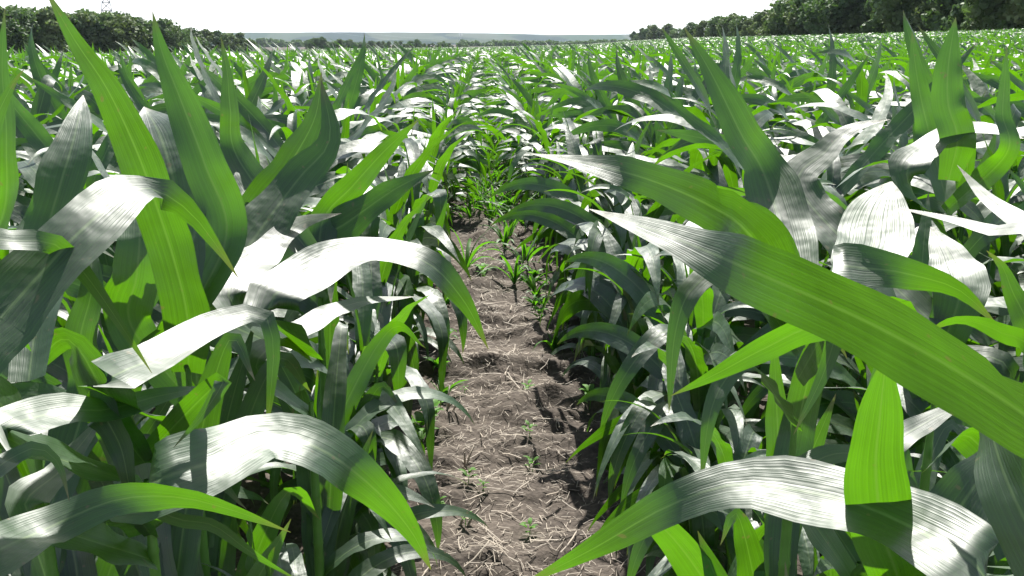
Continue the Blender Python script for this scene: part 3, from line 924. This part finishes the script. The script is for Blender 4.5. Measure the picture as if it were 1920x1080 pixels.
# ------------------------------------------------------------------ trees
def tree_geo(seed, h, spread, leafn, size, low=0.0):
    r = np.random.default_rng(seed)
    nl = 15
    lob = []
    for k in range(nl):
        f = r.random()
        zz = h * (low + 0.12 + (0.80 - low) * f)
        rad = spread * (0.30 + 0.75 * math.sin(math.pi * min(0.15 + 0.8 * f, 1))) * r.uniform(0.3, 0.9)
        a = r.uniform(0, 6.28)
        s = spread * r.uniform(0.32, 0.58)
        lob.append((rad * math.cos(a), rad * math.sin(a), zz, s))
    lob.append((0, 0, h * 0.85, spread * 0.4))
    lob = np.array(lob)
    li = r.integers(0, len(lob), leafn)
    d = norm(r.normal(size=(leafn, 3)))
    rr = lob[li, 3] * (0.62 + 0.5 * r.random(leafn) ** 0.6)
    c = lob[li, :3] + d * rr[:, None] * np.array([1, 1, 0.85])
    c[:, 2] = np.maximum(c[:, 2], 0.25)
    nrm = norm(d + r.normal(size=(leafn, 3)) * 0.7)
    t1 = norm(np.cross(nrm, r.normal(size=(leafn, 3))))
    t2 = np.cross(nrm, t1)
    s = size * r.uniform(0.5, 1.3, leafn)[:, None]
    V = np.stack([c - t1 * s - t2 * s * .6, c + t1 * s * 0.7 - t2 * s * .9, c + t1 * s + t2 * s * .5, c - t1 * s * .5 + t2 * s], 1).reshape(-1, 3)
    F = np.arange(leafn * 4).reshape(-1, 4)
    U = np.zeros((len(V), 2))
    trunk = [tube([(0, 0, -0.5), (0.1, 0, h * 0.3), (0, 0.15, h * 0.62)], [h * 0.022, h * 0.017, h * 0.006], 8)]
    for k in range(5):
        q = lob[k]
        trunk.append(tube([(0.05, 0, h * (0.2 + 0.07 * k)), (q[0] * 0.5, q[1] * 0.5, (q[2] + h * 0.3) * 0.55), (q[0], q[1], q[2])], [h * 0.009, h * 0.006, h * 0.003], 6))
    return (V, F, U), join(trunk)


TREES = []
for k in range(8):
    cr, tk = tree_geo(900 + k, 10, 3.6 if k % 4 else 2.6, 2600, 0.30, 0.0)
    TREES.append((mesh('crown', *cr[:2], M_CROWN[k % 3], cr[2], smooth=False), mesh('trunk', tk[0], tk[1], M_BARK, tk[2])))
KIND = ['deep green', 'mid green', 'olive green']


def tree(x, y, h, label, group, k, wide=1.0):
    o = empty('tree', (x, y, float(terrain(x, y)) - 0.1), rnd.uniform(0, 6.28))
    s = h / 10.0
    o.scale = (s * wide, s * wide, s)
    link('trunk', TREES[k][1], o)
    link('crown', TREES[k][0], o)
    tag(o, label, 'tree', group)


def row_of_trees(x0, x1, n, edge_d, top_y, group, text, back=0.0, rough=(0.80, 1.08)):
    """n trees along the photo columns x0..x1: distance and skyline are interpolated"""
    xs = sorted(x0 + (x1 - x0) * (k + rnd.uniform(0.2, 0.8)) / n for k in range(n))
    for c, px in enumerate(xs):
        d = float(np.interp(px, *edge_d)) * rnd.uniform(1.0, 1.05) + back
        x, y = pt_on(px, d)
        zt = CAM_Z + (HORIZON_Y - float(np.interp(px, *top_y)) + rnd.uniform(-5, 3)) / F_PX * d
        h = (zt - float(terrain(x, y))) * rnd.uniform(*rough)
        k = rnd.randrange(8)
        sh = 'bushy' if k % 4 else 'narrow'
        tree(x, y, h / 0.98, text % (sh, KIND[k % 3], ORD[c]), group, k, rnd.uniform(1.0, 1.4))


LT_D = ([-500, 0, 250, 330, 470], [250, 255, 285, 360, 560])
LT_Y = ([-500, 0, 60, 110, 140, 200, 245, 300, 330, 345, 390, 440, 470], [27, 27, 20, 32, 36, 32, 32, 44, 48, 56, 54, 66, 72])
row_of_trees(-120, 472, 40, LT_D, LT_Y, 'trees at the left end of the field', '%s %s tree, front of left wood, %s from its left end')
row_of_trees(-160, 330, 16, LT_D, LT_Y, 'trees at the left end of the field', '%s %s tree, back of left wood, %s from its left end', 14)
RT_D = ([1185, 1280, 1300, 1420, 1470, 1600, 1920, 2300], [800, 620, 430, 300, 240, 195, 132, 120])
RT_Y = ([1185, 1215, 1275, 1300, 1370, 1400, 1415, 1455, 1470, 1500, 1540, 1700, 1920, 2300], [62, 50, 53, 42, 30, 36, 40, 18, 4, -2, -12, -40, -70, -90])
row_of_trees(1186, 1305, 16, RT_D, RT_Y, 'trees at the right end of the field', '%s %s tree in low far clump of right wood, %s from left')
row_of_trees(1296, 1980, 46, RT_D, RT_Y, 'trees at the right end of the field', '%s %s tree, front of right wood, %s from its left end')
row_of_trees(1330, 2040, 22, RT_D, RT_Y, 'trees at the right end of the field', '%s %s tree, back of right wood, %s from its left end', 9)
MT_D = ([470, 560, 580, 880, 1190], [1500, 1500, 760, 860, 1300])
MT_Y = ([570, 580, 640, 700, 800, 880], [73, 72, 73, 77, 78, 82])
row_of_trees(574, 880, 46, MT_D, MT_Y, 'trees along the far end of the field', '%s %s tree in low dark line at field end, %s from left')
# far pale woods: one mass
parts = []
r = np.random.default_rng(5)
for px in np.r_[np.linspace(462, 575, 26), np.linspace(860, 1190, 60) + r.uniform(-6, 6, 60)]:
    d = (1500 if px < 600 else 1300) * r.uniform(0.95, 1.1)
    x, y = pt_on(px, d)
    V, F, U = tree_geo(int(px * 7), r.uniform(6, 11) * (1.2 if px < 510 else 1.0) if px < 600 else r.uniform(3, 7) * np.interp(px, [870, 1190], [1.1, 0.6]), 5.0, 260, 1.3, 0.0)[0]
    parts.append((V + np.array([x, y, float(terrain(x, y))]), F, U))
V, F, U = join(parts)
tag(link('far_woods', mesh('far_woods', V, F, M_CROWN[1], U, smooth=False)), 'pale distant woods below the hills', 'woods', kind='stuff')


# ------------------------------------------------------------------ pylons, wires, far shed
M_STEEL = plain('galvanised_steel', (0.42, 0.44, 0.45), 0.5, 0.1, 3, 0.5, 0.3)


def pylon(px, dist, H, th, label):
    x, y = pt_on(px, dist)
    root = empty('pylon', (x, y, float(terrain(x, y))), -math.atan2(x, y))
    tag(root, label, 'pylon')
    bar = lambda a, b: tube([a, (np.array(a) + np.array(b)) / 2, b], th, 4)
    wd = lambda z: np.interp(z, [0, H * 0.62, H * 0.75, H], [H * 0.13, H * 0.045, H * 0.035, H * 0.004])
    lv = [0, .14, .27, .39, .5, .6, .68, .76, .84, .92, 1.0]
    parts = []
    for a, b in zip(lv[:-1], lv[1:]):
        za, zb = a * H, b * H
        wa, wb = wd(za), wd(zb)
        ca = [(sx * wa, sy * wa, za) for sx, sy in ((-1, -1), (1, -1), (1, 1), (-1, 1))]
        cb = [(sx * wb, sy * wb, zb) for sx, sy in ((-1, -1), (1, -1), (1, 1), (-1, 1))]
        for k in range(4):
            parts += [bar(ca[k], cb[k]), bar(ca[k], cb[(k + 1) % 4]), bar(ca[(k + 1) % 4], cb[k]), bar(cb[k], cb[(k + 1) % 4])]
    V, F, U = join(parts)
    link('tower', mesh('tower', V, F, M_STEEL, U, smooth=False), root)
    for z, w in ((0.72, 0.14), (0.83, 0.19), (0.93, 0.12)):
        p = []
        for s in (-1, 1):
            e = (s * w * H, 0, z * H)
            for sy in (-1, 1):
                p += [bar((s * wd(z * H), sy * wd(z * H), z * H), e), bar((s * wd(z * H), sy * wd(z * H), (z + .05) * H), e)]
        V, F, U = join(p)
        link('crossarm', mesh('crossarm', V, F, M_STEEL, U, smooth=False), root)
    return np.array([x, y, float(terrain(x, y))])


PA = pylon(206, 700, 50, 0.21, 'steel lattice pylon rising behind the trees on the left')
PB = pylon(864, 3300, 40, 0.35, 'tiny distant pylon on the hills in the middle')
for z, off, name in ((36.5, 6, 'lower'), (42, 9, 'upper')):
    a, b = PA + np.array([off, 0, z]), PB + np.array([off, 0, z * 0.8])
    t = np.linspace(0, 1, 40)[:, None]
    P = a + (b - a) * t - np.array([0, 0, 1.0]) * 4 * t * (1 - t) * 22
    V, F, U = tube(P, 0.05, 4)
    tag(link('power_line', mesh('power_line', V, F, M_STEEL, U)), '%s thin power line sagging from the pylon towards the hills' % name, 'power line')

x, y = pt_on(554, 640)
zt = float(terrain(x, y))
root = empty('shed', (x, y, zt), 0.2)
tag(root, 'small white roofed shed just showing above the corn on the left', 'shed')


def box(a, b):
    (x0, y0, z0), (x1, y1, z1) = a, b
    V = np.array([(x0, y0, z0), (x1, y0, z0), (x1, y1, z0), (x0, y1, z0), (x0, y0, z1), (x1, y0, z1), (x1, y1, z1), (x0, y1, z1)], float)
    F = np.array([(0, 3, 2, 1), (4, 5, 6, 7), (0, 1, 5, 4), (1, 2, 6, 5), (2, 3, 7, 6), (3, 0, 4, 7)])
    return V, F, np.zeros((8, 2))


M_WHITE = plain('white_sheeting', (0.75, 0.76, 0.78), 0.5, 0.05, 2)
V, F, U = box((-2.6, -2, -0.3), (2.6, 2, 2.0))
link('wall', mesh('wall', V, F, M_WHITE, U, smooth=False), root)
a = np.linspace(0, math.pi, 9)
ring = np.stack([np.cos(a) * 2.8, 0 * a, 2.003 + np.sin(a) * 0.9], 1)
V = np.vstack([ring + np.array([0, -2.2, 0]), ring + np.array([0, 2.2, 0])])
F = np.array([(k, k + 1, k + 10, k + 9) for k in range(8)] + [(0, 1, 2, 3), (0, 3, 4, 5), (0, 5, 6, 7), (9, 10, 11, 12), (9, 12, 13, 14), (9, 14, 15, 16)])
link('roof', mesh('roof', V, F, M_WHITE, np.zeros((18, 2)), smooth=False), root)

# ------------------------------------------------------------------ air
HAZE = 0.00005
V, F, U = box((-7800, -7800, -40), (7800, 7800, 75))
m = bpy.data.materials.new('haze')
m.use_nodes = True
t = m.node_tree
t.nodes.remove(t.nodes['Principled BSDF'])
pv = t.nodes.new('ShaderNodeVolumePrincipled')
pv.inputs['Color'].default_value = (0.72, 0.86, 0.97, 1)
pv.inputs['Density'].default_value = HAZE
pv.inputs['Anisotropy'].default_value = 0.2
t.links.new(pv.outputs[0], t.nodes['Material Output'].inputs['Volume'])
tag(link('haze', mesh('haze', V, F, m, U, smooth=False)), 'thin pale summer haze lying over the whole landscape', 'haze', kind='stuff')
